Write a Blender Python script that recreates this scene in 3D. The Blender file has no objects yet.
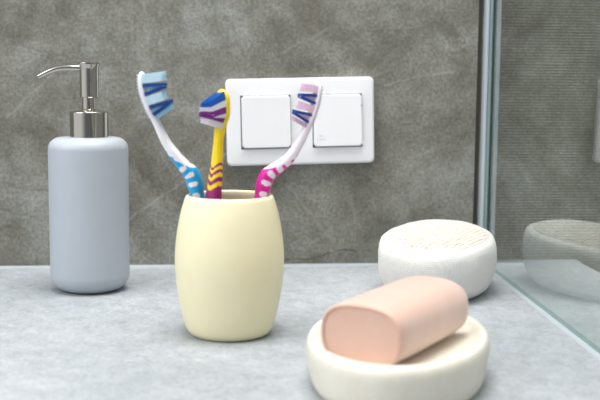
import bpy, bmesh, math, random
from mathutils import Vector, Matrix

random.seed(7)
scene = bpy.context.scene
COL = scene.collection
PI = math.pi


# ------------------------------------------------------------------ helpers
def lin(r, g, b):
    def f(c):
        c /= 255.0
        return c / 12.92 if c <= 0.04045 else ((c + 0.055) / 1.055) ** 2.4
    return (f(r), f(g), f(b), 1.0)


def build(name, bm, mat, parent=None, loc=(0, 0, 0), sharp=40, kind=None):
    me = bpy.data.meshes.new(name)
    bmesh.ops.recalc_face_normals(bm, faces=bm.faces[:])
    bm.to_mesh(me)
    bm.free()
    for p in me.polygons:
        p.use_smooth = True
    me.set_sharp_from_angle(angle=math.radians(sharp))
    if isinstance(mat, (list, tuple)):
        for m in mat:
            me.materials.append(m)
    else:
        me.materials.append(mat)
    o = bpy.data.objects.new(name, me)
    COL.objects.link(o)
    o.location = loc
    if parent is not None:
        o.parent = parent
    if kind:
        o['kind'] = kind
    return o


def thing(name, label, cat, loc=(0, 0, 0), rot=(0, 0, 0), group=None):
    o = bpy.data.objects.new(name, None)
    o.empty_display_size = 0.02
    COL.objects.link(o)
    o.location = loc
    o.rotation_euler = rot
    return tag(o, label, cat, group)


def tag(o, label, cat, group=None):
    o['label'] = label
    o['category'] = cat
    if group:
        o['group'] = group
    return o


def add_box(bm, x0, x1, y0, y1, z0, z1):
    vs = [bm.verts.new((x, y, z)) for x in (x0, x1) for y in (y0, y1) for z in (z0, z1)]
    for idx in ((0, 1, 3, 2), (4, 6, 7, 5), (0, 4, 5, 1), (2, 3, 7, 6), (0, 2, 6, 4), (1, 5, 7, 3)):
        bm.faces.new([vs[i] for i in idx])
    return vs


def rbox(x0, x1, y0, y1, z0, z1, r=0.001, seg=2):
    bm = bmesh.new()
    add_box(bm, x0, x1, y0, y1, z0, z1)
    if r > 0:
        bmesh.ops.bevel(bm, geom=bm.edges[:], offset=r, segments=seg, affect='EDGES', profile=0.5)
    return bm


def catmull(pts, n):
    """n+1 samples through pts (tuples of any length), roughly even in chord length."""
    P = [Vector(p) if len(p) <= 4 else p for p in pts]
    d = [0.0]
    for a, b in zip(pts[:-1], pts[1:]):
        d.append(d[-1] + max(1e-6, math.sqrt(sum((u - v) ** 2 for u, v in zip(a, b)))))
    out = []
    m = len(pts)
    for k in range(n + 1):
        t = d[-1] * k / n
        i = 0
        while i < m - 2 and t > d[i + 1]:
            i += 1
        u = (t - d[i]) / (d[i + 1] - d[i])
        p1, p2 = pts[i], pts[i + 1]

        def slope(j):
            if j == 0:
                a, b = 0, 1
            elif j == m - 1:
                a, b = m - 2, m - 1
            else:
                a, b = j - 1, j + 1
            return [(pts[b][c] - pts[a][c]) / (d[b] - d[a]) for c in range(len(p1))]
        s1, s2 = slope(i), slope(i + 1)
        h = d[i + 1] - d[i]
        h00 = 2 * u ** 3 - 3 * u ** 2 + 1
        h10 = u ** 3 - 2 * u ** 2 + u
        h01 = -2 * u ** 3 + 3 * u ** 2
        h11 = u ** 3 - u ** 2
        out.append([h00 * p1[c] + h10 * h * s1[c] + h01 * p2[c] + h11 * h * s2[c] for c in range(len(p1))])
    return out


def lathe(profile, seg=96, sx=1.0, sy=1.0, bm=None, close=False):
    """profile: list of (r, z); r==0 gives a pole."""
    if bm is None:
        bm = bmesh.new()
    rings = []
    for r, z in profile:
        if r < 1e-7:
            rings.append([bm.verts.new((0, 0, z))])
        else:
            rings.append([bm.verts.new((sx * r * math.cos(2 * PI * i / seg), sy * r * math.sin(2 * PI * i / seg), z))
                          for i in range(seg)])
    pairs = list(zip(rings[:-1], rings[1:]))
    if close:
        pairs.append((rings[-1], rings[0]))
    for a, b in pairs:
        for i in range(seg):
            j = (i + 1) % seg
            if len(a) == 1 and len(b) == 1:
                continue
            if len(a) == 1:
                bm.faces.new((a[0], b[i], b[j]))
            elif len(b) == 1:
                bm.faces.new((a[i], b[0], a[j]))
            else:
                bm.faces.new((a[i], b[i], b[j], a[j]))
    return bm


def arc(cx, cz, r, a0, a1, n=8):
    return [(cx + r * math.cos(math.radians(a0 + (a1 - a0) * k / n)),
             cz + r * math.sin(math.radians(a0 + (a1 - a0) * k / n))) for k in range(n + 1)]


# ------------------------------------------------------------------ materials
def mat(name):
    m = bpy.data.materials.new(name)
    m.use_nodes = True
    nt = m.node_tree
    nt.nodes.clear()
    out = nt.nodes.new('ShaderNodeOutputMaterial')
    return m, nt, out


class N:
    """Tiny node-building helper."""
    def __init__(self, nt):
        self.nt = nt

    def new(self, t, **kw):
        n = self.nt.nodes.new(t)
        for k, v in kw.items():
            setattr(n, k, v)
        return n

    def link(self, a, b):
        self.nt.links.new(a, b)

    def coord(self, which='Object', scale=(1, 1, 1), rot=(0, 0, 0), loc=(0, 0, 0)):
        tc = self.new('ShaderNodeTexCoord')
        mp = self.new('ShaderNodeMapping')
        mp.inputs['Scale'].default_value = scale
        mp.inputs['Rotation'].default_value = rot
        mp.inputs['Location'].default_value = loc
        self.link(tc.outputs[which], mp.inputs[0])
        return mp.outputs[0]

    def noise(self, vec, scale, detail=6, rough=0.6, dist=0.0):
        n = self.new('ShaderNodeTexNoise')
        n.inputs['Scale'].default_value = scale
        n.inputs['Detail'].default_value = detail
        n.inputs['Roughness'].default_value = rough
        n.inputs['Distortion'].default_value = dist
        self.link(vec, n.inputs['Vector'])
        return n.outputs['Fac']

    def ramp(self, fac, stops):
        r = self.new('ShaderNodeValToRGB')
        e = r.color_ramp.elements
        while len(e) < len(stops):
            e.new(0.5)
        for el, (p, c) in zip(e, stops):
            el.position = p
            el.color = c if len(c) == 4 else (*c, 1)
        self.link(fac, r.inputs[0])
        return r.outputs[0]

    def mix(self, fac, a, b, mode='MIX'):
        m = self.new('ShaderNodeMix', data_type='RGBA', blend_type=mode)
        for sock, v in ((m.inputs[0], fac), (m.inputs[6], a), (m.inputs[7], b)):
            if hasattr(v, 'links') or hasattr(v, 'is_output'):
                self.link(v, sock)
            else:
                sock.default_value = v
        return m.outputs[2]

    def math(self, op, a, b=None):
        m = self.new('ShaderNodeMath', operation=op)
        for s, v in ((m.inputs[0], a), (m.inputs[1], b)):
            if v is None:
                continue
            if hasattr(v, 'is_output'):
                self.link(v, s)
            else:
                s.default_value = v
        return m.outputs[0]

    def bump(self, h, strength=0.2, dist=0.001):
        b = self.new('ShaderNodeBump')
        b.inputs['Strength'].default_value = strength
        b.inputs['Distance'].default_value = dist
        self.link(h, b.inputs['Height'])
        return b.outputs[0]

    def bsdf(self, out, color=None, rough=0.5, metal=0.0, spec=0.5, sss=0.0, sssr=(1, 1, 1), normal=None, coat=0.0, sheen=0.0):
        p = self.new('ShaderNodeBsdfPrincipled')
        if color is not None:
            if hasattr(color, 'is_output'):
                self.link(color, p.inputs['Base Color'])
            else:
                p.inputs['Base Color'].default_value = color
        if hasattr(rough, 'is_output'):
            self.link(rough, p.inputs['Roughness'])
        else:
            p.inputs['Roughness'].default_value = rough
        p.inputs['Metallic'].default_value = metal
        p.inputs['Specular IOR Level'].default_value = spec
        p.inputs['Coat Weight'].default_value = coat
        p.inputs['Sheen Weight'].default_value = sheen
        if sss:
            p.inputs['Subsurface Weight'].default_value = sss
            p.inputs['Subsurface Radius'].default_value = sssr
            p.inputs['Subsurface Scale'].default_value = 0.006
        if normal is not None:
            self.link(normal, p.inputs['Normal'])
        self.link(p.outputs[0], out.inputs[0])
        return p


def plain(name, color, rough=0.5, noise_amt=0.04, **kw):
    """A plain plastic / ceramic with a very faint procedural mottling."""
    m, nt, out = mat(name)
    n = N(nt)
    v = n.coord('Object')
    f = n.noise(v, 60, 3, 0.5)
    lo = tuple(c * (1 - noise_amt) for c in color[:3]) + (1,)
    hi = tuple(min(1, c * (1 + noise_amt)) for c in color[:3]) + (1,)
    c = n.ramp(f, [(0.3, lo), (0.7, hi)])
    n.bsdf(out, c, rough, **kw)
    return m


def stone_wall(name, ribbed=False):
    m, nt, out = mat(name)
    n = N(nt)
    v = n.coord('Object')
    big = n.noise(v, 7.5, 7, 0.66, 0.8)
    mid = n.noise(n.coord('Object', loc=(3.1, 1.7, 0.3)), 28, 8, 0.7, 0.3)
    fine = n.noise(n.coord('Object', loc=(1.1, 0.7, 5.3)), 330, 5, 0.75)
    k = 0.97 if ribbed else 1.0
    c1 = n.ramp(big, [(0.32, tuple(k * c for c in lin(98, 97, 90)[:3])), (0.50, tuple(k * c for c in lin(128, 127, 121)[:3])),
                      (0.70, tuple(k * c for c in lin(152, 154, 152)[:3]))])
    c2 = n.ramp(mid, [(0.30, (0.31, 0.30, 0.27)), (0.50, (0.5, 0.5, 0.48)), (0.72, (0.68, 0.68, 0.67))])
    c = n.mix(0.85, c1, c2, 'OVERLAY')
    c3 = n.ramp(fine, [(0.32, (0.16, 0.155, 0.14)), (0.5, (0.5, 0.5, 0.49)), (0.68, (0.84, 0.85, 0.85))])
    c = n.mix(0.6, c, c3, 'OVERLAY')
    # olive-brown blotches
    blot = n.noise(n.coord('Object', loc=(7.7, 2.2, 9.1)), 11, 5, 0.65, 0.5)
    bm_ = n.ramp(blot, [(0.52, (0, 0, 0)), (0.68, (1, 1, 1))])
    c = n.mix(n.math('MULTIPLY', bm_, 0.45), c, lin(96, 90, 74))
    # thin pale scratches and veins
    for (loc, sc, width, amt, colr, rot) in (((0.3, 0.1, 0.9), 5.0, 0.0035, 0.30, (168, 166, 158), (0, 0.5, 0)),
                                             ((4.3, 2.1, 2.9), 8.0, 0.0035, 0.25, (166, 164, 156), (0, -0.7, 0)),
                                             ((9.3, 5.1, 1.2), 4.0, 0.0035, 0.4, (78, 74, 64), (0, 0.2, 0))):
        nv = n.noise(n.coord('Object', scale=(0.7, 1, 1.6), loc=loc, rot=rot), sc, 4, 0.55, 0.4)
        d = n.math('ABSOLUTE', n.math('SUBTRACT', nv, 0.5))
        line = n.ramp(d, [(0.0, (1, 1, 1)), (width * 1.6, (0, 0, 0))])
        msk = n.ramp(n.noise(n.coord('Object', loc=(loc[2], loc[0], loc[1])), 14, 3, 0.5), [(0.48, (0, 0, 0)), (0.60, (1, 1, 1))])
        c = n.mix(n.math('MULTIPLY', n.math('MULTIPLY', line, msk), amt), c, lin(*colr))
    if not ribbed:
        # individual pale scratches, one dark crack and a soft stain: (x0, z0, x1, z1, half width, amount, colour)
        wob = n.new('ShaderNodeTexNoise')
        wob.inputs['Scale'].default_value = 60
        wob.inputs['Detail'].default_value = 4
        n.link(v, wob.inputs['Vector'])
        off = n.new('ShaderNodeVectorMath', operation='MULTIPLY_ADD')
        n.link(wob.outputs['Color'], off.inputs[0])
        off.inputs[1].default_value = (0.007, 0, 0.007)
        off.inputs[2].default_value = (-0.0035, 0, -0.0035)
        flat = n.new('ShaderNodeVectorMath', operation='MULTIPLY')
        n.link(v, flat.inputs[0]); flat.inputs[1].default_value = (1, 0, 1)
        pos = n.new('ShaderNodeVectorMath', operation='ADD')
        n.link(flat.outputs[0], pos.inputs[0]); n.link(off.outputs[0], pos.inputs[1])
        brk = n.ramp(n.noise(n.coord('Object', loc=(8.8, 1.5, 4.1)), 70, 4, 0.6), [(0.40, (0.15, 0.15, 0.15)), (0.58, (1, 1, 1))])
        for (x0, z0, x1, z1, wd, amt, colr) in (
                (-0.175, 0.047, -0.130, 0.078, 0.0011, 0.5, (162, 162, 156)), (-0.130, 0.078, -0.060, 0.124, 0.0011, 0.5, (164, 164, 158)),
                (-0.015, 0.084, 0.028, 0.031, 0.0012, 0.5, (150, 150, 144)), (0.028, 0.031, 0.010, 0.022, 0.0022, 0.4, (150, 150, 144)),
                (-0.030, 0.003, 0.010, 0.006, 0.0007, 0.75, (66, 54, 46)), (0.010, 0.006, 0.040, 0.0145, 0.0008, 0.75, (66, 54, 46)),
                (0.040, 0.0145, 0.072, 0.0140, 0.0007, 0.65, (62, 58, 50)),
                (0.085, 0.184, 0.114, 0.191, 0.0011, 0.55, (168, 168, 161)), (0.114, 0.191, 0.155, 0.197, 0.0011, 0.5, (166, 166, 160)),
                (-0.240, 0.198, -0.290, 0.150, 0.0011, 0.35, (160, 160, 154)), (0.105, 0.120, 0.130, 0.060, 0.0016, 0.3, (156, 155, 146)),
                (-0.290, 0.020, -0.260, 0.075, 0.0010, 0.35, (158, 157, 150)), (-0.02, 0.215, 0.05, 0.252, 0.0010, 0.3, (158, 158, 152)),
                (0.138, 0.250, 0.166, 0.222, 0.0075, 0.5, (92, 89, 78)), (0.055, 0.213, 0.075, 0.206, 0.009, 0.35, (96, 92, 82))):
            L2 = (x1 - x0) ** 2 + (z1 - z0) ** 2
            pa = n.new('ShaderNodeVectorMath', operation='SUBTRACT')
            n.link(pos.outputs[0], pa.inputs[0]); pa.inputs[1].default_value = (x0, 0, z0)
            dt = n.new('ShaderNodeVectorMath', operation='DOT_PRODUCT')
            n.link(pa.outputs[0], dt.inputs[0]); dt.inputs[1].default_value = ((x1 - x0) / L2, 0, (z1 - z0) / L2)
            cl = n.new('ShaderNodeClamp')
            n.link(dt.outputs['Value'], cl.inputs[0])
            sc_ = n.new('ShaderNodeVectorMath', operation='SCALE')
            sc_.inputs[0].default_value = (x1 - x0, 0, z1 - z0)
            n.link(cl.outputs[0], sc_.inputs['Scale'])
            ds = n.new('ShaderNodeVectorMath', operation='DISTANCE')
            n.link(pa.outputs[0], ds.inputs[0]); n.link(sc_.outputs[0], ds.inputs[1])
            mr = n.new('ShaderNodeMapRange')
            mr.inputs['From Min'].default_value = wd * 0.35
            mr.inputs['From Max'].default_value = wd * 1.35
            mr.inputs['To Min'].default_value = min(0.95, amt * 1.35)
            mr.inputs['To Max'].default_value = 0.0
            n.link(ds.outputs['Value'], mr.inputs['Value'])
            c = n.mix(n.math('MULTIPLY', mr.outputs[0], brk), c, lin(*colr))
    h = n.math('ADD', n.math('MULTIPLY', fine, 0.5), n.math('MULTIPLY', mid, 0.8))
    if ribbed:
        w = n.new('ShaderNodeTexWave', wave_type='BANDS', bands_direction='Z', wave_profile='SIN')
        w.inputs['Scale'].default_value = 104.0
        w.inputs['Distortion'].default_value = 0.25
        n.link(v, w.inputs['Vector'])
        rib = n.ramp(w.outputs['Fac'], [(0.0, (0.12, 0.12, 0.11)), (0.5, (0.5, 0.5, 0.48)), (1.0, (0.66, 0.66, 0.64))])
        c = n.mix(0.75, c, rib, 'OVERLAY')
        h = n.math('ADD', h, n.math('MULTIPLY', w.outputs['Fac'], 0.8))
    n.bsdf(out, c, 0.62, spec=0.35, normal=n.bump(h, 0.35, 0.0012))
    return m


def stone_counter():
    m, nt, out = mat('pale_grey_stone')
    n = N(nt)
    v = n.coord('Object')
    big = n.noise(v, 5.0, 5, 0.6, 0.5)
    mid = n.noise(n.coord('Object', scale=(1.0, 0.8, 1), rot=(0, 0, 0.5)), 75, 8, 0.75, 0.4)
    fine = n.noise(n.coord('Object', scale=(1.0, 0.7, 1), loc=(3, 3, 3)), 330, 4, 0.75)
    c = n.ramp(big, [(0.30, lin(150, 155, 159)), (0.52, lin(165, 169, 173)), (0.72, lin(178, 181, 184))])
    c2 = n.ramp(mid, [(0.28, (0.36, 0.365, 0.375)), (0.5, (0.5, 0.5, 0.5)), (0.74, (0.62, 0.62, 0.61))])
    c = n.mix(0.95, c, c2, 'OVERLAY')
    c3 = n.ramp(fine, [(0.3, (0.33, 0.335, 0.35)), (0.5, (0.5, 0.5, 0.5)), (0.7, (0.66, 0.66, 0.66))])
    c = n.mix(0.55, c, c3, 'OVERLAY')
    nv = n.noise(n.coord('Object', scale=(1.5, 0.8, 1), loc=(2.3, 5.5, 0)), 7, 4, 0.6, 0.5)
    d = n.math('ABSOLUTE', n.math('SUBTRACT', nv, 0.5))
    line = n.ramp(d, [(0.0, (1, 1, 1)), (0.02, (0, 0, 0))])
    c = n.mix(n.math('MULTIPLY', line, 0.10), c, lin(186, 189, 194))
    h = n.math('ADD', n.math('MULTIPLY', fine, 0.5), mid)
    n.bsdf(out, c, 0.5, spec=0.4, normal=n.bump(h, 0.3, 0.0008))
    return m


def metal(name, col, rough, brushed=True):
    m, nt, out = mat(name)
    n = N(nt)
    v = n.coord('Object', scale=(1, 1, 1))
    f = n.noise(n.coord('Object', scale=(1, 1, 0.02)), 900, 3, 0.6)
    r = n.math('ADD', n.math('MULTIPLY', f, 0.05), rough)
    b = n.bump(f, 0.05, 0.0003) if brushed else None
    n.bsdf(out, col, r, metal=1.0, normal=b)
    return m


def glass_mat():
    m, nt, out = mat('clear_float_glass')
    n = N(nt)
    lw = n.new('ShaderNodeLayerWeight')
    lw.inputs['Blend'].default_value = 0.5
    f5 = n.math('POWER', lw.outputs['Facing'], 5.0)
    fr0 = n.math('ADD', n.math('MULTIPLY', f5, 0.96), 0.04)
    fr = n.math('DIVIDE', n.math('MULTIPLY', fr0, 2.0), n.math('ADD', fr0, 1.0))
    t = n.new('ShaderNodeBsdfTransparent')
    sm = n.noise(n.coord('Object'), 9, 4, 0.6)
    n.link(n.ramp(sm, [(0.3, (0.925, 0.955, 0.945)), (0.7, (0.945, 0.97, 0.96))]), t.inputs['Color'])
    g = n.new('ShaderNodeBsdfGlossy')
    g.inputs['Roughness'].default_value = 0.0
    g.inputs['Color'].default_value = (0.97, 1, 0.99, 1)
    mx = n.new('ShaderNodeMixShader')
    n.link(fr, mx.inputs[0])
    n.link(t.outputs[0], mx.inputs[1])
    n.link(g.outputs[0], mx.inputs[2])
    n.link(mx.outputs[0], out.inputs[0])
    return m


def glass_back_mat():
    m, nt, out = mat('clear_float_glass_rear')
    n = N(nt)
    t = n.new('ShaderNodeBsdfTransparent')
    sm = n.noise(n.coord('Object'), 9, 4, 0.6)
    n.link(n.ramp(sm, [(0.3, (0.93, 0.96, 0.95)), (0.7, (0.95, 0.975, 0.965))]), t.inputs['Color'])
    n.link(t.outputs[0], out.inputs[0])
    return m


def fabric(name, base, valley, dots):
    m, nt, out = mat(name)
    n = N(nt)
    v = n.coord('Object')
    f1 = n.noise(v, 900, 3, 0.7)
    f2 = n.noise(v, 160, 4, 0.6)
    if dots:
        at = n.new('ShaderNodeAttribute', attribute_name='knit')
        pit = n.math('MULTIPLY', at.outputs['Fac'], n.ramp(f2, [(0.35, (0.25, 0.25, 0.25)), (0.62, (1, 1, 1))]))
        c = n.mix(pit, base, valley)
    else:
        w = n.new('ShaderNodeTexWave', wave_type='BANDS', bands_direction='Z')
        w.inputs['Scale'].default_value = 170
        w.inputs['Distortion'].default_value = 3.0
        w.inputs['Detail Scale'].default_value = 3.0
        n.link(v, w.inputs['Vector'])
        w2 = n.new('ShaderNodeTexWave', wave_type='BANDS', bands_direction='X')
        w2.inputs['Scale'].default_value = 150
        w2.inputs['Distortion'].default_value = 2.0
        n.link(v, w2.inputs['Vector'])
        wv = n.math('MULTIPLY', w.outputs['Fac'], w2.outputs['Fac'])
        c = n.mix(n.math('MULTIPLY', wv, 0.4), base, valley)
    h = n.math('ADD', f1, n.math('MULTIPLY', f2, 0.8))
    if not dots:
        h = n.math('ADD', h, n.math('MULTIPLY', wv, 0.5))
    n.bsdf(out, c, 0.9, spec=0.15, normal=n.bump(h, 0.5, 0.0012), sheen=0.3)
    return m


def soap_mat():
    m, nt, out = mat('peach_soap')
    n = N(nt)
    v = n.coord('Object')
    f = n.noise(v, 45, 5, 0.6)
    c = n.ramp(f, [(0.3, lin(216, 175, 155)), (0.7, lin(223, 184, 166))])
    n.bsdf(out, c, 0.42, spec=0.4, sheen=0.7, sss=0.12, sssr=(1.0, 0.6, 0.45), normal=n.bump(f, 0.08, 0.001))
    return m


def dish_mat():
    m, nt, out = mat('ivory_stone_resin')
    n = N(nt)
    v = n.coord('Object')
    sp = n.noise(v, 420, 3, 0.7)
    cl = n.noise(v, 40, 4, 0.6)
    c = n.ramp(cl, [(0.3, lin(221, 215, 200)), (0.7, lin(230, 226, 213))])
    c2 = n.ramp(sp, [(0.33, (0.42, 0.42, 0.40)), (0.5, (0.5, 0.5, 0.5)), (0.7, (0.57, 0.57, 0.57))])
    c = n.mix(0.5, c, c2, 'OVERLAY')
    n.bsdf(out, c, 0.5, spec=0.4, normal=n.bump(sp, 0.08, 0.0005))
    return m


M = {}
M['wall'] = stone_wall('grey_stone_tile')
M['ribbed'] = stone_wall('ribbed_stone_tile', True)
M['counter'] = stone_counter()
M['joint'] = plain('dark_joint', lin(72, 68, 60), 0.8)
M['silicone'] = plain('pale_silicone', lin(172, 180, 186), 0.4)
M['alu'] = plain('anodised_aluminium', lin(206, 217, 226), 0.35, 0.01, metal=0.35)
M['steel'] = metal('brushed_steel', lin(186, 182, 174), 0.09)
M['glass'] = glass_mat()
M['glass_back'] = glass_back_mat()
M['glass_edge'] = plain('green_glass_edge', lin(112, 148, 142), 0.15)
M['blue_ceramic'] = plain('matte_blue_ceramic', lin(176, 183, 191), 0.42, 0.015, spec=0.4)
M['cream_ceramic'] = plain('matte_cream_ceramic', lin(238, 230, 193), 0.42, 0.015, spec=0.4)
M['white_plastic'] = plain('white_plastic', lin(243, 243, 245), 0.28, 0.008)
M['mark'] = plain('grey_print', lin(205, 208, 212), 0.5)
M['dark_gap'] = plain('dark_plastic', lin(60, 60, 62), 0.6)
M['cloth'] = fabric('white_towelling', lin(231, 229, 225), lin(218, 214, 206), False)
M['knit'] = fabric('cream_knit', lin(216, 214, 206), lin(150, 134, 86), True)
M['soap'] = soap_mat()
M['dish'] = dish_mat()
M['brush_white'] = plain('brush_white', lin(238, 238, 244), 0.3, 0.01)
M['brush_blush'] = plain('brush_blush', lin(240, 232, 241), 0.3, 0.01)
M['cyan'] = plain('cyan_rubber', lin(24, 160, 222), 0.4)
M['magenta'] = plain('magenta_rubber', lin(220, 26, 156), 0.4)
M['yellow'] = plain('yellow_plastic', lin(248, 214, 24), 0.3)
M['plum'] = plain('plum_rubber', lin(150, 32, 110), 0.4)
M['b_pale'] = plain('pale_cyan_nylon', lin(204, 236, 249), 0.4)
M['b_sky'] = plain('sky_nylon', lin(160, 217, 243), 0.4)
M['b_navy'] = plain('navy_nylon', lin(22, 74, 158), 0.4)
M['b_pink'] = plain('pink_nylon', lin(246, 212, 234), 0.4)
M['b_mauve'] = plain('mauve_nylon', lin(224, 190, 220), 0.4)
M['b_white'] = plain('white_nylon', lin(240, 238, 244), 0.4)
M['b_blue'] = plain('blue_nylon', lin(22, 92, 178), 0.4)
M['b_violet'] = plain('violet_nylon', lin(134, 44, 146), 0.4)

# ------------------------------------------------------------------ the setting
bm = bmesh.new(); add_box(bm, -1.30, 0.1795, 0.0, 0.10, -0.45, 1.25)
build('wall_back', bm, M['wall'], kind='structure')
bm = bmesh.new(); add_box(bm, 0.1795, 0.1845, 0.003, 0.10, -0.45, 1.25)
build('trim_1', bm, M['joint'], kind='structure')
bm = bmesh.new(); add_box(bm, 0.1845, 0.199, 0.0, 0.10, -0.45, 1.25)
build('trim_2', bm, M['wall'], kind='structure')
bm = bmesh.new(); add_box(bm, 0.199, 1.20, 0.018, 0.10, -0.45, 1.25)
build('wall_shower', bm, M['ribbed'], kind='structure')
bm = bmesh.new(); add_box(bm, -1.30, 1.20, -1.60, 0.10, -0.50, -0.45)
build('floor', bm, M['wall'], kind='structure')
bm = bmesh.new(); add_box(bm, -1.30, 0.25, -0.66, -0.0005, -0.4499, -0.0405)
build('wall_counter', bm, M['wall'], kind='structure')
# silicone bead along the foot of the back wall
bm = bmesh.new()
prof = [(0.0, 0.0001), (0.0, 0.0007), (-0.002, 0.0006), (-0.0060, 0.0006), (-0.0110, 0.0005), (-0.0114, 0.0001)]
ra = [bm.verts.new((-1.30, y, z)) for y, z in prof]
rb = [bm.verts.new((0.1835, y, z)) for y, z in prof]
for i in range(len(prof)):
    j = (i + 1) % len(prof)
    bm.faces.new((ra[i], ra[j], rb[j], rb[i]))
bm.faces.new(ra); bm.faces.new(rb[::-1])
build('trim_3', bm, M['silicone'], kind='structure')

bm = bmesh.new()
add_box(bm, -1.30, 0.297, -0.70, 0.0, -0.04, 0.0)
bmesh.ops.bevel(bm, geom=[e for e in bm.edges if all(v.co.x > 0.29 for v in e.verts) or all(v.co.y < -0.69 for v in e.verts)],
                offset=0.002, segments=2, affect='EDGES')
bm2 = bm
add_box(bm2, 0.1995, 0.297, -0.001, 0.0175, -0.04, 0.0)
tag(build('countertop', bm2, M['counter']), 'long pale grey stone countertop at the foot of the tiled wall', 'countertop')

# ------------------------------------------------------------------ shower screen
ss = thing('shower_screen', 'tall clear glass shower screen standing on the counter at the right', 'shower screen', (0.1862, 0, 0), (0, 0, -0.026))
bm = bmesh.new(); add_box(bm, 0.0020, 0.0100, -0.92, -0.001, 0.0004, 1.20)
bm.faces.ensure_lookup_table()
bmesh.ops.recalc_face_normals(bm, faces=bm.faces[:])
for f in bm.faces:
    f.material_index = (0 if f.normal.x < 0 else 2) if abs(f.normal.x) > 0.9 else 1
build('glass_pane', bm, [M['glass'], M['glass_edge'], M['glass_back']], ss)
bm = bmesh.new()
add_box(bm, -0.0014, 0.0018, -0.011, -0.0008, 0.0003, 1.20)
add_box(bm, 0.0102, 0.0140, -0.011, -0.0008, 0.0003, 1.20)
bmesh.ops.bevel(bm, geom=bm.edges[:], offset=0.0005, segments=2, affect='EDGES')
build('wall_profile', bm, M['alu'], ss, sharp=50)
bm = bmesh.new()
prof = [(-0.0012, 0.0001), (-0.0005, 0.0008), (0.0006, 0.0016), (0.0019, 0.0022), (0.0019, 0.0001)]
ra = [bm.verts.new((x, -0.92, z)) for x, z in prof]
rb = [bm.verts.new((x, -0.0115, z)) for x, z in prof]
for i in range(len(prof)):
    j = (i + 1) % len(prof)
    bm.faces.new((ra[i], ra[j], rb[j], rb[i]))
bm.faces.new(ra); bm.faces.new(rb[::-1])
build('silicone_bead', bm, M['silicone'], ss)

# ------------------------------------------------------------------ switch plate
PW, PH, PT = 0.1490, 0.0865, 0.009
sw = thing('light_switch', 'white double wall switch plate on the grey tile behind the toothbrushes', 'light switch',
           (-0.0013, 0.0, 0.1469), (0, math.radians(-1.5), 0))
ox = 0.0357
hx, hz = 0.0252, 0.0268
cxs = (-ox + 0.0008, ox + 0.0012)
xs = [-PW / 2, cxs[0] - hx, cxs[0] + hx, cxs[1] - hx, cxs[1] + hx, PW / 2]
zs = [-PH / 2, -hz, hz, PH / 2]
bm = bmesh.new()
gv = {}
for side, y in ((0, -0.0002), (1, -PT)):
    for i, x in enumerate(xs):
        for k, z in enumerate(zs):
            gv[side, i, k] = bm.verts.new((x, y, z))
solid = lambda i, k: 0 <= i < 5 and 0 <= k < 3 and not (k == 1 and i in (1, 3))
for i in range(5):
    for k in range(3):
        if not solid(i, k):
            continue
        for s in (0, 1):
            bm.faces.new([gv[s, a, b] for a, b in ((i, k), (i + 1, k), (i + 1, k + 1), (i, k + 1))])
        for (di, dk, a, b) in ((-1, 0, (i, k), (i, k + 1)), (1, 0, (i + 1, k), (i + 1, k + 1)),
                               (0, -1, (i, k), (i + 1, k)), (0, 1, (i, k + 1), (i + 1, k + 1))):
            if not solid(i + di, k + dk):
                bm.faces.new([gv[0, a[0], a[1]], gv[0, b[0], b[1]], gv[1, b[0], b[1]], gv[1, a[0], a[1]]])
bmesh.ops.recalc_face_normals(bm, faces=bm.faces[:])
corner = [e for e in bm.edges if abs(e.verts[0].co.y - e.verts[1].co.y) > 0.005
          and abs(abs(e.verts[0].co.x) - PW / 2) < 1e-5 and abs(abs(e.verts[0].co.z) - PH / 2) < 1e-5]
bmesh.ops.bevel(bm, geom=corner, offset=0.005, segments=6, affect='EDGES', profile=0.5)
inopen = lambda v: any(abs(v.co.x - c) < hx + 1e-4 for c in cxs) and abs(v.co.z) < hz + 1e-4
fe = [e for e in bm.edges if all(abs(v.co.y + PT) < 1e-6 for v in e.verts) and len(e.link_faces) == 2
      and abs(e.link_faces[0].normal.dot(e.link_faces[1].normal)) < 0.5 and not all(inopen(v) for v in e.verts)]
bmesh.ops.bevel(bm, geom=fe, offset=0.0028, segments=4, affect='EDGES', profile=0.5)
build('frame', bm, M['white_plastic'], sw, sharp=35)
bm = bmesh.new(); add_box(bm, -PW / 2 + 0.006, PW / 2 - 0.006, -0.0035, -0.0001, -PH / 2 + 0.006, PH / 2 - 0.006)
build('mounting_plate', bm, M['dark_gap'], sw)


def rocker(cx, tilt_deg, name='rocker'):
    w, h = hx - 0.0008, hz - 0.0009
    bm = bmesh.new()
    add_box(bm, -w, w, -0.0125, -0.0036, -h, h)
    ve = [e for e in bm.edges if abs(e.verts[0].co.y - e.verts[1].co.y) > 0.004]
    bmesh.ops.bevel(bm, geom=ve, offset=0.0016, segments=4, affect='EDGES')
    fe = [e for e in bm.edges if all(v.co.y < -0.012 for v in e.verts)]
    bmesh.ops.bevel(bm, geom=fe, offset=0.0009, segments=3, affect='EDGES')
    for v in bm.verts:
        if v.co.y < -0.008:
            v.co.y += v.co.z * math.tan(math.radians(tilt_deg))
    return build(name, bm, M['white_plastic'], sw, (cx + 0.0003, 0, 0.0004), sharp=35)


rocker(cxs[0], 0.8)
r2 = rocker(cxs[1], 2.2)
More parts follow.
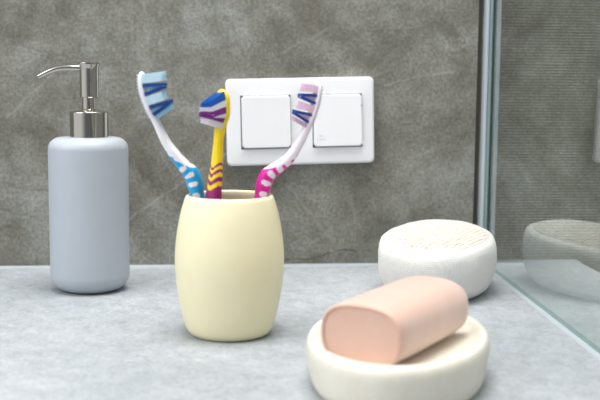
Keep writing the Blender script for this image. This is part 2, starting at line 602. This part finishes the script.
# faint printed symbol and two notches on the right-hand module
bm = bmesh.new()
for (x0, x1, z0, z1) in ((-0.0195, -0.0155, -0.0150, -0.0145), (-0.0215, -0.0205, -0.0190, -0.0180), (-0.0185, -0.0140, -0.0188, -0.0183),
                         (-0.0140, -0.0134, -0.0188, -0.0172)):
    add_box(bm, x0, x1, -0.01345, -0.01265, z0, z1)
build('symbol', bm, M['mark'], r2)
bm = bmesh.new()
add_box(bm, 0.0236, 0.0243, -0.0125, -0.0105, 0.0140, 0.0152)
build('notch', bm, M['dark_gap'], r2)
bm = bmesh.new()
add_box(bm, -0.0105, -0.0090, -0.0113, -0.0100, 0.0258, 0.02635)
build('notch', bm, M['dark_gap'], r2)

# ------------------------------------------------------------------ soap dispenser
sd = thing('soap_dispenser', 'pale blue matte ceramic soap dispenser with a steel pump', 'soap dispenser', (-0.2000, -0.1130, 0))
R = 0.0351
prof = [(0, 0.0004), (0.021, 0.0002), (0.0225, 0.0)] + arc(R - 0.0150, 0.0150, 0.0150, -85, 0, 12)[1:]
prof += [(R, 0.04), (R, 0.08), (R, 0.110)] + arc(R - 0.0105, 0.1370 - 0.0105, 0.0105, 0, 90, 12) + [(0.018, 0.1373), (0.012, 0.1373), (0, 0.1373)]
build('bottle', lathe(prof, 128), M['blue_ceramic'], sd, sharp=50)
c = 0.0169
prof = [(0, 0.1372), (c, 0.1372), (c, 0.1590)] + arc(c - 0.0010, 0.1590, 0.0010, 0, 90, 4) + [(0.0128, 0.1602), (0.0120, 0.1606), (0.0062, 0.1606), (0, 0.1606)]
build('collar', lathe(prof, 96), M['steel'], sd, (0.0012, 0, 0), sharp=30)
prof = [(0, 0.1600), (0.0070, 0.1604), (0.0070, 0.1612), (0.0060, 0.1622), (0.0060, 0.1745), (0, 0.1745)]
build('pump_stem', lathe(prof, 64), M['steel'], sd, (0.0012, 0, 0), sharp=30)
prof = [(0, 0.1722), (0.0080, 0.1722), (0.0084, 0.1726), (0.0084, 0.1960), (0.0086, 0.1985), (0.0095, 0.2010), (0.0097, 0.2020),
        (0.0095, 0.2027), (0.0080, 0.2030), (0.0060, 0.2026), (0, 0.2025)]
head = build('pump_head', lathe(prof, 64), M['steel'], sd, (0.0018, 0, 0), sharp=35)
# spout, a tapering bent tube
pts = [(-0.0060, 0, 0.1978, 0.0028), (-0.016, 0, 0.1980, 0.0027), (-0.026, 0, 0.1974, 0.0025), (-0.034, 0, 0.1950, 0.0023), (-0.0440, 0, 0.1900, 0.0020)]
bm = bmesh.new()
rings = []
S = catmull(pts, 36)
for k, p in enumerate(S):
    a = Vector(S[max(0, k - 1)][:3]); b = Vector(S[min(len(S) - 1, k + 1)][:3])
    T = (b - a).normalized(); W = Vector((0, 1, 0)); U = T.cross(W).normalized()
    rings.append([bm.verts.new(Vector(p[:3]) + p[3] * (math.cos(t) * U + math.sin(t) * W)) for t in [2 * PI * i / 24 for i in range(24)]])
e = S[-1]; T = (Vector(S[-1][:3]) - Vector(S[-2][:3])).normalized(); U = T.cross(Vector((0, 1, 0))).normalized()
for rr, dd in ((0.72, 0.0), (0.68, -0.004)):
    rings.append([bm.verts.new(Vector(e[:3]) + dd * T + e[3] * rr * (math.cos(t) * U + math.sin(t) * Vector((0, 1, 0)))) for t in [2 * PI * i / 24 for i in range(24)]])
for a, b in zip(rings[:-1], rings[1:]):
    for i in range(24):
        bm.faces.new((a[i], a[(i + 1) % 24], b[(i + 1) % 24], b[i]))
bm.faces.new(rings[-1]); bm.faces.new(rings[0])
sp = build('spout', bm, M['steel'], head, sharp=35)

# ------------------------------------------------------------------ toothbrush cup
CUP = Vector((-0.0782, -0.2805, 0))
outer = catmull([(0.0265, 0.0), (0.0290, 0.0009), (0.0312, 0.0030), (0.0333, 0.0075), (0.0364, 0.0190), (0.0396, 0.038), (0.0408, 0.058), (0.0395, 0.075),
                 (0.0364, 0.092), (0.0335, 0.1020)], 60)
rim = [(0.0327, 0.1040), (0.0319, 0.1050), (0.0310, 0.1053), (0.0301, 0.1050), (0.0296, 0.1040)]
inner = catmull([(0.0302, 0.1010), (0.0332, 0.090), (0.0362, 0.074), (0.0374, 0.058), (0.0362, 0.038), (0.0328, 0.018), (0.0290, 0.0085), (0.024, 0.0050)], 50)
prof = [(0, 0.0008), (0.0245, 0.0006), (0.0255, 0.0)] + [tuple(p) for p in outer] + rim + [tuple(p) for p in inner] + [(0, 0.0045)]
cup = build('toothbrush_cup', lathe(prof, 128), M['cream_ceramic'], None, CUP, sharp=50)
tag(cup, 'cream yellow barrel-shaped ceramic cup holding three toothbrushes', 'cup')


# ------------------------------------------------------------------ toothbrushes
class Brush:
    def __init__(self, pts, rot_deg, flip):
        """pts: (x, y, z, half_thickness, half_width); rot about the handle; flip = bristles to -x."""
        self.S = catmull([p[:3] for p in pts], 260)
        D = [0.0]
        for a, b in zip(pts[:-1], pts[1:]):
            D.append(D[-1] + (Vector(b[:3]) - Vector(a[:3])).length)
        self.h = []
        L = [0.0]
        for a, b in zip(self.S[:-1], self.S[1:]):
            L.append(L[-1] + (Vector(b) - Vector(a)).length)
        self.L = L
        tot = L[-1]
        for l in L:
            t = l / tot * D[-1]
            i = 0
            while i < len(D) - 2 and t > D[i + 1]:
                i += 1
            u = min(1, max(0, (t - D[i]) / (D[i + 1] - D[i])))
            u = u * u * (3 - 2 * u)
            self.h.append((pts[i][3] + (pts[i + 1][3] - pts[i][3]) * u, pts[i][4] + (pts[i + 1][4] - pts[i][4]) * u))
        a = math.radians(rot_deg)
        self.F = []
        for k in range(len(self.S)):
            T = (Vector(self.S[min(len(self.S) - 1, k + 1)]) - Vector(self.S[max(0, k - 1)])).normalized()
            n0 = (T.cross(Vector((0, 1, 0)))).normalized()
            if n0.x < 0:
                n0 = -n0
            if flip:
                n0 = -n0
            w0 = T.cross(n0).normalized()
            # turn the bristle side towards the viewer (-y) by rot
            toward = Vector((0, -1, 0)); toward = (toward - T * toward.dot(T)).normalized()
            nn = (math.cos(a) * n0 + math.sin(a) * toward).normalized()
            ww = T.cross(nn).normalized()
            self.F.append((T, nn, ww))

    def at(self, l):
        """frame at arc length l from the tip of the head (going down)."""
        l = self.L[-1] - l
        i = 0
        while i < len(self.L) - 2 and l > self.L[i + 1]:
            i += 1
        u = (l - self.L[i]) / (self.L[i + 1] - self.L[i])
        p = Vector(self.S[i]).lerp(Vector(self.S[i + 1]), u)
        T, n, w = self.F[i]
        return p, T, n, w, self.h[i]

    def sweep(self, is_grip, seg=56):
        """two meshes over one surface: the faces where is_grip(l, q, side) and the rest."""
        bms = (bmesh.new(), bmesh.new())
        co = []
        tot = self.L[-1]
        for k, p in enumerate(self.S):
            T, n, w = self.F[k]
            hn, hw = self.h[k]
            l = self.L[k]
            e0 = min(1, max(0.0, l) / 0.004)
            e1 = min(1, (tot - l) / 0.006)
            r = math.sqrt(max(0.0016, 1 - (1 - e0) ** 2)) * math.sqrt(max(0.0016, 1 - (1 - e1) ** 2))
            ring = []
            for i in range(seg):
                t = 2 * PI * i / seg
                c, s = math.cos(t), math.sin(t)
                ex = 0.85
                cq = math.copysign(abs(c) ** ex, c); sq = math.copysign(abs(s) ** ex, s)
                ring.append(Vector(p) + r * (hn * cq * n + hw * sq * w))
            co.append(ring)
        vmap = ({}, {})

        def vert(b, k, i):
            if (k, i) not in vmap[b]:
                vmap[b][k, i] = bms[b].verts.new(co[k][i])
            return vmap[b][k, i]
        for k in range(len(co) - 1):
            lm = tot - 0.5 * (self.L[k] + self.L[k + 1])
            for i in range(seg):
                t = 2 * PI * (i + 0.5) / seg
                b = 1 if is_grip(lm, math.cos(t), math.sin(t)) else 0
                bms[b].faces.new([vert(b, k, i), vert(b, k, (i + 1) % seg), vert(b, k + 1, (i + 1) % seg), vert(b, k + 1, i)])
        for k in (0, len(co) - 1):
            lm = tot - self.L[k]
            b = 1 if is_grip(lm, 0, 1) else 0
            try:
                bms[b].faces.new([vert(b, k, i) for i in range(seg)])
            except ValueError:
                pass
        return bms

    def tufts(self, l0, l1, length, w0=-1.0, w1=1.0, lean0=0.0, lean1=0.0, step=0.00075, rows=9, rad=0.00042, slope=0.0, rnd=0.0005):
        """a block of nylon fibres between arc lengths l0..l1 from the head tip."""
        bm = bmesh.new()
        n_s = max(1, round((l1 - l0) / step))
        for a in range(n_s + 1):
            u = a / n_s if n_s else 0.5
            l = l0 + (l1 - l0) * u
            p, T, n, w, (hn, hw) = self.at(l)
            for b in range(rows):
                q = w0 + (w1 - w0) * (b / (rows - 1) if rows > 1 else 0.5)
                lim = hw * 0.86
                base = p + n * (hn * 0.5) + w * (q * lim)
                lean = lean0 + (lean1 - lean0) * u
                ln = length + slope * (u - 0.5) + random.uniform(-rnd, rnd)
                tip = base + n * (hn * 0.5 + ln) - T * lean + w * (q * 0.0006) + random.uniform(-1, 1) * 0.00015 * T
                ax = (tip - base).normalized()
                s1 = ax.cross(w).normalized(); s2 = ax.cross(s1)
                r0 = [bm.verts.new(base + rad * (math.cos(t) * s1 + math.sin(t) * s2)) for t in (0.785, 2.356, 3.927, 5.498)]
                r1 = [bm.verts.new(tip + rad * (math.cos(t) * s1 + math.sin(t) * s2)) for t in (0.785, 2.356, 3.927, 5.498)]
                tp = bm.verts.new(tip + ax * rad)
                for i in range(4):
                    j = (i + 1) % 4
                    bm.faces.new((r0[i], r0[j], r1[j], r1[i]))
                    bm.faces.new((r1[i], r1[j], tp))
        return bm

    def ridges(self, l0, l1, n_, qrows=(-0.55, 0.0, 0.55), size=0.0010):
        """small rubber nubs on the back of the head."""
        bm = bmesh.new()
        for a in range(n_):
            l = l0 + (l1 - l0) * a / (n_ - 1)
            p, T, n, w, (hn, hw) = self.at(l)
            for q in qrows:
                c = p - n * hn * math.sqrt(max(0.1, 1 - q * q * 0.8)) * 0.95 + w * q * hw
                rings = []
                for ph in (0, 30, 60, 80):
                    cr = math.cos(math.radians(ph)); sr = math.sin(math.radians(ph))
                    rings.append([bm.verts.new(c - n * (size * 1.1 * sr) + size * cr * (0.75 * math.cos(t) * T + 1.6 * math.sin(t) * w))
                                  for t in [2 * PI * i / 10 for i in range(10)]])
                for r0, r1 in zip(rings[:-1], rings[1:]):
                    for i in range(10):
                        bm.faces.new((r0[i], r0[(i + 1) % 10], r1[(i + 1) % 10], r1[i]))
                bm.faces.new(rings[-1])
        return bm


def spot_grip(l_left, l_right, l_end, spots, tooth=0.0058):
    """coloured rubber below a slanted toothed edge, with pale oval spots left open."""
    def f(l, q, s):
        # q = +1 on the bristle side of the handle, -1 on the back
        edge = l_left + (l_right - l_left) * (q + 1) / 2
        saw = (l / tooth) % 1.0
        edge += 0.0040 * (abs(saw - 0.5) * 2 - 0.5) * (1 - q) / 2 * 1.6
        if l < edge:
            return False
        for (ls, qs, rl, rq) in spots:
            if ((l - ls) / rl) ** 2 + ((q - qs) / rq) ** 2 < 1:
                return False
        return True
    return f


def islands(bm):
    """the connected pieces of a mesh, largest first; crumbs are dropped into the largest."""
    bm.faces.index_update()
    seen = set()
    comps = []
    for f in bm.faces:
        if f in seen:
            continue
        comp = []
        st = [f]
        seen.add(f)
        while st:
            a = st.pop()
            comp.append(a)
            for e in a.edges:
                for nb in e.link_faces:
                    if nb not in seen:
                        seen.add(nb)
                        st.append(nb)
        comps.append(comp)
    comps.sort(key=len, reverse=True)
    main = comps[0] + [f for c_ in comps[1:] if len(c_) < 10 for f in c_]
    out = []
    for comp in [main] + [c_ for c_ in comps[1:] if len(c_) >= 10]:
        nb = bmesh.new()
        mp = {}
        for f in comp:
            for v in f.verts:
                if v not in mp:
                    mp[v] = nb.verts.new(v.co)
            nb.faces.new([mp[v] for v in f.verts])
        out.append(nb)
    bm.free()
    return out


def brush_thing(name, label, pts, rot, flip, grip_fn, m_handle, m_grip, blocks, ridge_mat, ridge_args, spot_name='grip_spot'):
    foot = Vector(pts[0][:3])
    B = Brush([(p[0], p[1], p[2], p[3], p[4]) for p in pts], rot, flip)
    root = thing(name, label, 'toothbrush', CUP + foot, group='toothbrushes in the cup')
    off = -foot
    h, g = B.sweep(grip_fn)
    for k, b in enumerate(islands(h)):
        build('handle' if k == 0 else spot_name, b, m_handle, root, off, sharp=60)
    for k, b in enumerate(islands(g)):
        build('grip' if k == 0 else 'grip_stripe', b, m_grip, root, off, sharp=60)
    for (m, kw) in blocks:
        build('bristle_tuft', B.tufts(**kw), m, root, off)
    if ridge_mat:
        build('tongue_cleaner', B.ridges(*ridge_args), ridge_mat, root, off)
    return root


# (x, y, z) from the middle of the cup base, then half thickness and half width
blue_pts = [(0.0150, 0.0150, 0.0065, 0.0036, 0.0040), (0.0020, 0.0110, 0.040, 0.0044, 0.0050), (-0.0120, 0.0070, 0.074, 0.0048, 0.0054),
            (-0.0228, 0.002, 0.1020, 0.0048, 0.0054), (-0.0262, 0.002, 0.1150, 0.0060, 0.0058), (-0.0288, 0.0015, 0.1215, 0.0058, 0.0058),
            (-0.0325, 0.001, 0.1252, 0.0048, 0.0054), (-0.0396, 0.0, 0.1338, 0.0040, 0.0048),
            (-0.0469, 0.0, 0.1447, 0.0033, 0.0040), (-0.0537, 0.0, 0.1588, 0.0027, 0.0034), (-0.0590, 0.0, 0.1705, 0.0026, 0.0060),
            (-0.0628, 0.0, 0.1830, 0.0027, 0.0066), (-0.0640, 0.0, 0.1958, 0.0025, 0.0056)]
V = 0.0120
blue_blocks = [
    (M['b_pale'], dict(l0=0.0025, l1=0.0085, length=V + 0.002, lean0=-0.0012, lean1=-0.0008)),
    (M['b_navy'], dict(l0=0.0097, l1=0.0115, length=V + 0.0012, lean0=0.0010, lean1=0.0010)),
    (M['b_sky'], dict(l0=0.0125, l1=0.0150, length=V + 0.0008, lean0=0.0, lean1=0.0, w0=-0.7, w1=0.7)),
    (M['b_navy'], dict(l0=0.0161, l1=0.0179, length=V + 0.0012, lean0=-0.0014, lean1=-0.0014)),
    (M['b_pale'], dict(l0=0.0190, l1=0.0250, length=V - 0.0005)),
    (M['b_navy'], dict(l0=0.0263, l1=0.0281, length=V + 0.0022, lean0=0.0012, lean1=0.0012)),
    (M['b_sky'], dict(l0=0.0290, l1=0.0310, length=V + 0.0016, w0=-0.7, w1=0.7)),
    (M['b_navy'], dict(l0=0.0319, l1=0.0337, length=V + 0.0022, lean0=-0.0026, lean1=-0.0026)),
    (M['b_sky'], dict(l0=0.0346, l1=0.0368, length=V + 0.0010, lean0=-0.0026, lean1=-0.0026, w0=-0.7, w1=0.7)),
]
brush_thing('toothbrush', 'white toothbrush with cyan spotted grip and pale blue bristles, leaning left in the cup', blue_pts, 14, False,
            spot_grip(0.058, 0.083, 0.2, [(0.0775, -0.15, 0.0021, 0.62), (0.0845, -0.1, 0.0023, 0.66), (0.0925, 0.0, 0.0021, 0.62), (0.1015, 0, 0.0021, 0.6)]),
            M['brush_white'], M['cyan'], blue_blocks, M['brush_white'], (0.003, 0.033, 15))

pink_pts = [(0.0010, -0.0120, 0.0065, 0.0038, 0.0042), (0.0080, -0.0090, 0.040, 0.0048, 0.0052), (0.0160, -0.0050, 0.074, 0.0054, 0.0058),
            (0.0230, -0.001, 0.1025, 0.0048, 0.0054), (0.0256, 0.0, 0.1135, 0.0058, 0.0058), (0.0282, 0.0, 0.1195, 0.0058, 0.0058),
            (0.0318, 0.0, 0.1228, 0.0050, 0.0054), (0.0380, 0.0, 0.1272, 0.0045, 0.0050), (0.0441, 0.0, 0.1325, 0.0040, 0.0046),
            (0.0504, 0.0, 0.1417, 0.0035, 0.0042), (0.0570, 0.0, 0.1547, 0.0030, 0.0036), (0.0612, 0.0, 0.1660, 0.0025, 0.0060),
            (0.0640, 0.0, 0.1765, 0.0026, 0.0064), (0.0657, 0.0, 0.1885, 0.0024, 0.0054)]
P = 0.0100
pink_blocks = [
    (M['b_pink'], dict(l0=0.0025, l1=0.0075, length=P - 0.001)),
    (M['b_navy'], dict(l0=0.0090, l1=0.0102, length=P, lean0=0.0014, lean1=0.0014)),
    (M['b_pink'], dict(l0=0.0114, l1=0.0136, length=P - 0.0004, w0=-0.7, w1=0.7)),
    (M['b_navy'], dict(l0=0.0148, l1=0.0160, length=P, lean0=-0.0018, lean1=-0.0018)),
    (M['b_pink'], dict(l0=0.0174, l1=0.0226, length=P - 0.0015)),
    (M['b_navy'], dict(l0=0.0240, l1=0.0252, length=P + 0.0008, lean0=0.0012, lean1=0.0012)),
    (M['b_pink'], dict(l0=0.0264, l1=0.0284, length=P + 0.0002, w0=-0.7, w1=0.7)),
    (M['b_navy'], dict(l0=0.0296, l1=0.0308, length=P + 0.0008, lean0=-0.0022, lean1=-0.0022)),
    (M['b_mauve'], dict(l0=0.0320, l1=0.0346, length=P - 0.0002, lean0=-0.0012, lean1=-0.0012)),
]
brush_thing('toothbrush', 'white toothbrush with magenta spotted grip and pink bristles, leaning right in the cup', pink_pts, 12, True,
            spot_grip(0.052, 0.080, 0.2, [(0.0640, -0.25, 0.0026, 0.5), (0.0710, -0.1, 0.0026, 0.58), (0.0785, -0.05, 0.0025, 0.64), (0.0868, 0.0, 0.0023, 0.66), (0.096, 0, 0.0022, 0.6)]),
            M['brush_blush'], M['magenta'], pink_blocks, M['brush_blush'], (0.003, 0.031, 14))

yel_pts = [(-0.0190, -0.0150, 0.0065, 0.0038, 0.0048), (-0.0165, -0.0130, 0.040, 0.0046, 0.0062), (-0.0142, -0.0110, 0.074, 0.0048, 0.0068),
           (-0.0121, -0.010, 0.1033, 0.0048, 0.0068), (-0.0108, -0.010, 0.1166, 0.0044, 0.0056), (-0.0094, -0.010, 0.1314, 0.0036, 0.0044),
           (-0.0084, -0.010, 0.1462, 0.0031, 0.0038), (-0.0070, -0.010, 0.1560, 0.0033, 0.0048), (-0.0052, -0.010, 0.1660, 0.0037, 0.0064),
           (-0.0052, -0.010, 0.1750, 0.0037, 0.0064), (-0.0062, -0.010, 0.1836, 0.0033, 0.0050)]


def chevron_grip(l, q, s):
    ll = l - 0.0045 * (1 - abs(s)) + 0.002
    if ((l - 0.0845) / 0.0026) ** 2 + ((q - 0.75) / 0.45) ** 2 < 1 and s < 0.9:
        return False
    for a, b in ((0.0555, 0.0575), (0.0600, 0.0625), (0.0655, 0.0690), (0.0725, 0.150)):
        if a < ll < b:
            return True
    return False


yel_blocks = [
    (M['b_blue'], dict(l0=0.0022, l1=0.0072, length=0.0128, slope=0.001, lean0=0.0058, lean1=0.0045)),
    (M['b_white'], dict(l0=0.0084, l1=0.0122, length=0.0128, lean0=0.0040, lean1=0.0034)),
    (M['b_violet'], dict(l0=0.0134, l1=0.0170, length=0.0132, lean0=0.0040, lean1=0.0040)),
    (M['b_white'], dict(l0=0.0180, l1=0.0202, length=0.0122, lean0=0.0012, lean1=0.0012)),
    (M['b_violet'], dict(l0=0.0212, l1=0.0236, length=0.0132, lean0=-0.0010, lean1=-0.0010)),
    (M['b_white'], dict(l0=0.0248, l1=0.0285, length=0.0120, lean0=-0.001, lean1=-0.002)),
]
brush_thing('toothbrush', 'yellow toothbrush with plum striped grip and blue, white and violet bristles', yel_pts, 40, True,
            chevron_grip, M['yellow'], M['plum'], yel_blocks, None, None, 'grip_stripe')

# ------------------------------------------------------------------ body sponge
sb = thing('bath_sponge', 'oval white towelling bath sponge with a cream knitted top by the glass', 'sponge', (0.1132, -0.1325, 0), (0, 0, math.radians(71)))
OX, OY = 0.080 / 0.0536, 0.0528 / 0.0536
prof = catmull([(0.0, 0.0006), (0.030, 0.0004), (0.0400, 0.0010), (0.0462, 0.0050), (0.0508, 0.0130), (0.0530, 0.0230), (0.0536, 0.0330),
                (0.0531, 0.0420), (0.0512, 0.0475), (0.0478, 0.0502), (0.0445, 0.0508)], 80)
bm = lathe([(max(0, p[0]), max(0.0, p[1])) for p in prof], 160, OX, OY)
from mathutils import noise as mnoise
for v in bm.verts:
    d = mnoise.noise(v.co * 55) * 0.0007 + mnoise.noise(v.co * 240) * 0.00025
    r = math.hypot(v.co.x, v.co.y)
    if r > 0.02:
        v.co.x += v.co.x / r * d; v.co.y += v.co.y / r * d
    if v.co.z > 0.002:
        v.co.z += d * 0.6


def lean(v):
    # the sponge slumps a little towards the front
    t = min(1.0, max(0.0, (v.co.z - 0.012) / 0.040))
    v.co.z += 0.05 * v.co.x * t * t * (3 - 2 * t)


for v in bm.verts:
    lean(v)
build('body', bm, M['cloth'], sb, sharp=80)
bm = bmesh.new()
NR, NS = 110, 288
lay = bm.verts.layers.float.new('knit')
rings = []
R0 = 0.0462
for a in range(NR + 1):
    r = R0 * a / NR
    ring = []
    for i in range(NS if a else 1):
        t = 2 * PI * i / NS
        x, y = OX * r * math.cos(t), OY * r * math.sin(t)
        z = 0.0555 - 0.0045 * (r / R0) ** 2.5 + 0.0009 * mnoise.noise(Vector((x * 40, y * 40, 3)))
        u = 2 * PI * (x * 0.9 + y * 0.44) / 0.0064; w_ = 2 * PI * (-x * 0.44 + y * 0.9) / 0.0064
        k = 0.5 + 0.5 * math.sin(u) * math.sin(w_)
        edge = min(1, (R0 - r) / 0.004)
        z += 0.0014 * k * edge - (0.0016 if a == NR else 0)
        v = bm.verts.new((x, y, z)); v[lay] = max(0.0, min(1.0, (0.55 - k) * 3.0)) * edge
        lean(v)
        ring.append(v)
    rings.append(ring)
for a, b in zip(rings[:-1], rings[1:]):
    for i in range(NS):
        j = (i + 1) % NS
        if len(a) == 1:
            bm.faces.new((a[0], b[i], b[j]))
        else:
            bm.faces.new((a[i], b[i], b[j], a[j]))
build('knitted_face', bm, M['knit'], sb, sharp=180)

# ------------------------------------------------------------------ soap dish and soap
DA, DB, DH = 0.0880, 0.0580, 0.033
dish_rot = math.radians(74.3)
out_p = catmull([(0.89, 0.0), (0.925, 0.0012), (0.955, 0.0055), (0.982, 0.0140), (0.999, 0.0220), (0.999, 0.0255), (0.985, 0.0290),
                 (0.960, 0.0310), (0.930, 0.0316)], 44)
in_p = catmull([(0.905, 0.0308), (0.885, 0.0292), (0.83, 0.0264), (0.72, 0.0247), (0.50, 0.0242), (0.25, 0.0240)], 30)
prof = [(0.0, 0.0006), (0.87, 0.0004), (0.885, 0.0)] + [tuple(p) for p in out_p] + [tuple(p) for p in in_p] + [(0, 0.0240)]
dish = build('soap_dish', lathe(prof, 160, DA, DB), M['dish'], None, (0.0278, -0.4050, 0), sharp=60)
dish.rotation_euler = (0, 0, dish_rot)
tag(dish, 'oval ivory stone soap dish at the front of the counter', 'soap dish')

SL, SWD, SH = 0.110, 0.0545, 0.0385


def soap_bm():
    bm = bmesh.new()
    seg = 72
    rings = []
    ts = []
    e = 0.0013
    for k in range(7):
        a = k / 6 * PI / 2
        ts.append((-SL / 2 + e * (1 - math.sin(a)), e * (1 - math.cos(a))))
    for k in range(1, 20):
        ts.append((-SL / 2 + e + (SL - e - 0.010) * k / 20, 0))
    e2 = 0.010
    for k in range(11):
        a = k / 10 * PI / 2
        ts.append((SL / 2 - e2 + e2 * math.sin(a), e2 * (1 - math.cos(a))))
    for x, ins in ts:
        ring = []
        belly = 1.0 - 0.03 * (2 * x / SL) ** 2
        for i in range(seg):
            t = 2 * PI * i / seg
            c_, s_ = math.cos(t), math.sin(t)
            ex = 2 / 2.7
            yy = (SWD / 2 * belly - ins) * math.copysign(abs(c_) ** ex, c_)
            zz = (SH / 2 * belly - ins) * math.copysign(abs(s_) ** ex, s_)
            ring.append(bm.verts.new((x, yy, zz + SH / 2)))
        rings.append(ring)
    for a, b in zip(rings[:-1], rings[1:]):
        for i in range(seg):
            bm.faces.new((a[i], a[(i + 1) % seg], b[(i + 1) % seg], b[i]))
    bm.faces.new(rings[0][::-1]); bm.faces.new(rings[-1])
    return bm


soap = build('soap_bar', soap_bm(), M['soap'], None, (0.0260, -0.4195, 0.0242), sharp=50)
soap.rotation_euler = (0, 0, math.radians(54))
tag(soap, 'peach pink rounded bar of soap lying on the oval ivory dish', 'soap')

# ------------------------------------------------------------------ light
w = bpy.data.worlds.new('room_light')
scene.world = w
w.use_nodes = True
wn = N(w.node_tree)
bg = w.node_tree.nodes['Background']
tc = wn.new('ShaderNodeTexCoord')
sx = wn.new('ShaderNodeSeparateXYZ')
wn.link(tc.outputs['Generated'], sx.inputs[0])
side = wn.ramp(wn.math('ADD', wn.math('MULTIPLY', sx.outputs['X'], 0.5), 0.5), [(0.14, (1.15, 1.18, 1.22)), (0.36, (0.24, 0.25, 0.26)), (0.64, (0.22, 0.22, 0.22)), (0.84, (0.36, 0.36, 0.36))])
up = wn.ramp(sx.outputs['Z'], [(0.35, (0.0, 0.0, 0.0)), (0.75, (0.75, 0.76, 0.78))])
wn.link(wn.mix(1.0, side, up, 'ADD'), bg.inputs[0])
bg.inputs[1].default_value = 0.80


def area(name, loc, target, size, power, color, sy=None):
    d = bpy.data.lights.new(name, 'AREA')
    d.energy = power
    d.color = color
    d.size = size
    if sy:
        d.shape = 'RECTANGLE'; d.size_y = sy
    o = bpy.data.objects.new(name, d)
    COL.objects.link(o)
    o.location = loc
    o.rotation_euler = (Vector(target) - Vector(loc)).to_track_quat('-Z', 'Y').to_euler()
    return o


area('window_light', (-1.5, -0.9, 1.3), (0, -0.2, 0.05), 1.1, 18, (0.97, 0.99, 1.0), 1.0)
area('ceiling_lamp', (0.05, -0.36, 1.9), (0.05, -0.2, 0), 1.0, 49, (1.0, 0.985, 0.965))

# ------------------------------------------------------------------ camera
cd = bpy.data.cameras.new('camera')
cam = bpy.data.objects.new('camera', cd)
COL.objects.link(cam)
scene.camera = cam
cd.sensor_width = 36
cd.lens = 36 * 1050 / 600
cd.clip_start = 0.02
pitch, yaw, roll = math.radians(7.0), math.radians(5.1), math.radians(0.5)
f = Vector((math.sin(yaw) * math.cos(pitch), math.cos(yaw) * math.cos(pitch), -math.sin(pitch)))
r = f.cross(Vector((0, 0, 1))).normalized()
u = r.cross(f)
r2_ = math.cos(roll) * r + math.sin(roll) * u
u2_ = -math.sin(roll) * r + math.cos(roll) * u
mw = Matrix((r2_, u2_, -f)).transposed().to_4x4()
mw.translation = Vector((-0.09499, -1.05784, 0.19693))
cam.matrix_world = mw
cd.dof.use_dof = True
cd.dof.focus_distance = 0.89
cd.dof.aperture_fstop = 7.5

scene.view_settings.view_transform = 'Standard'
scene.view_settings.look = 'None'
scene.view_settings.exposure = 0.0
scene.view_settings.gamma = 1.0
scene.view_settings.use_curve_mapping = False
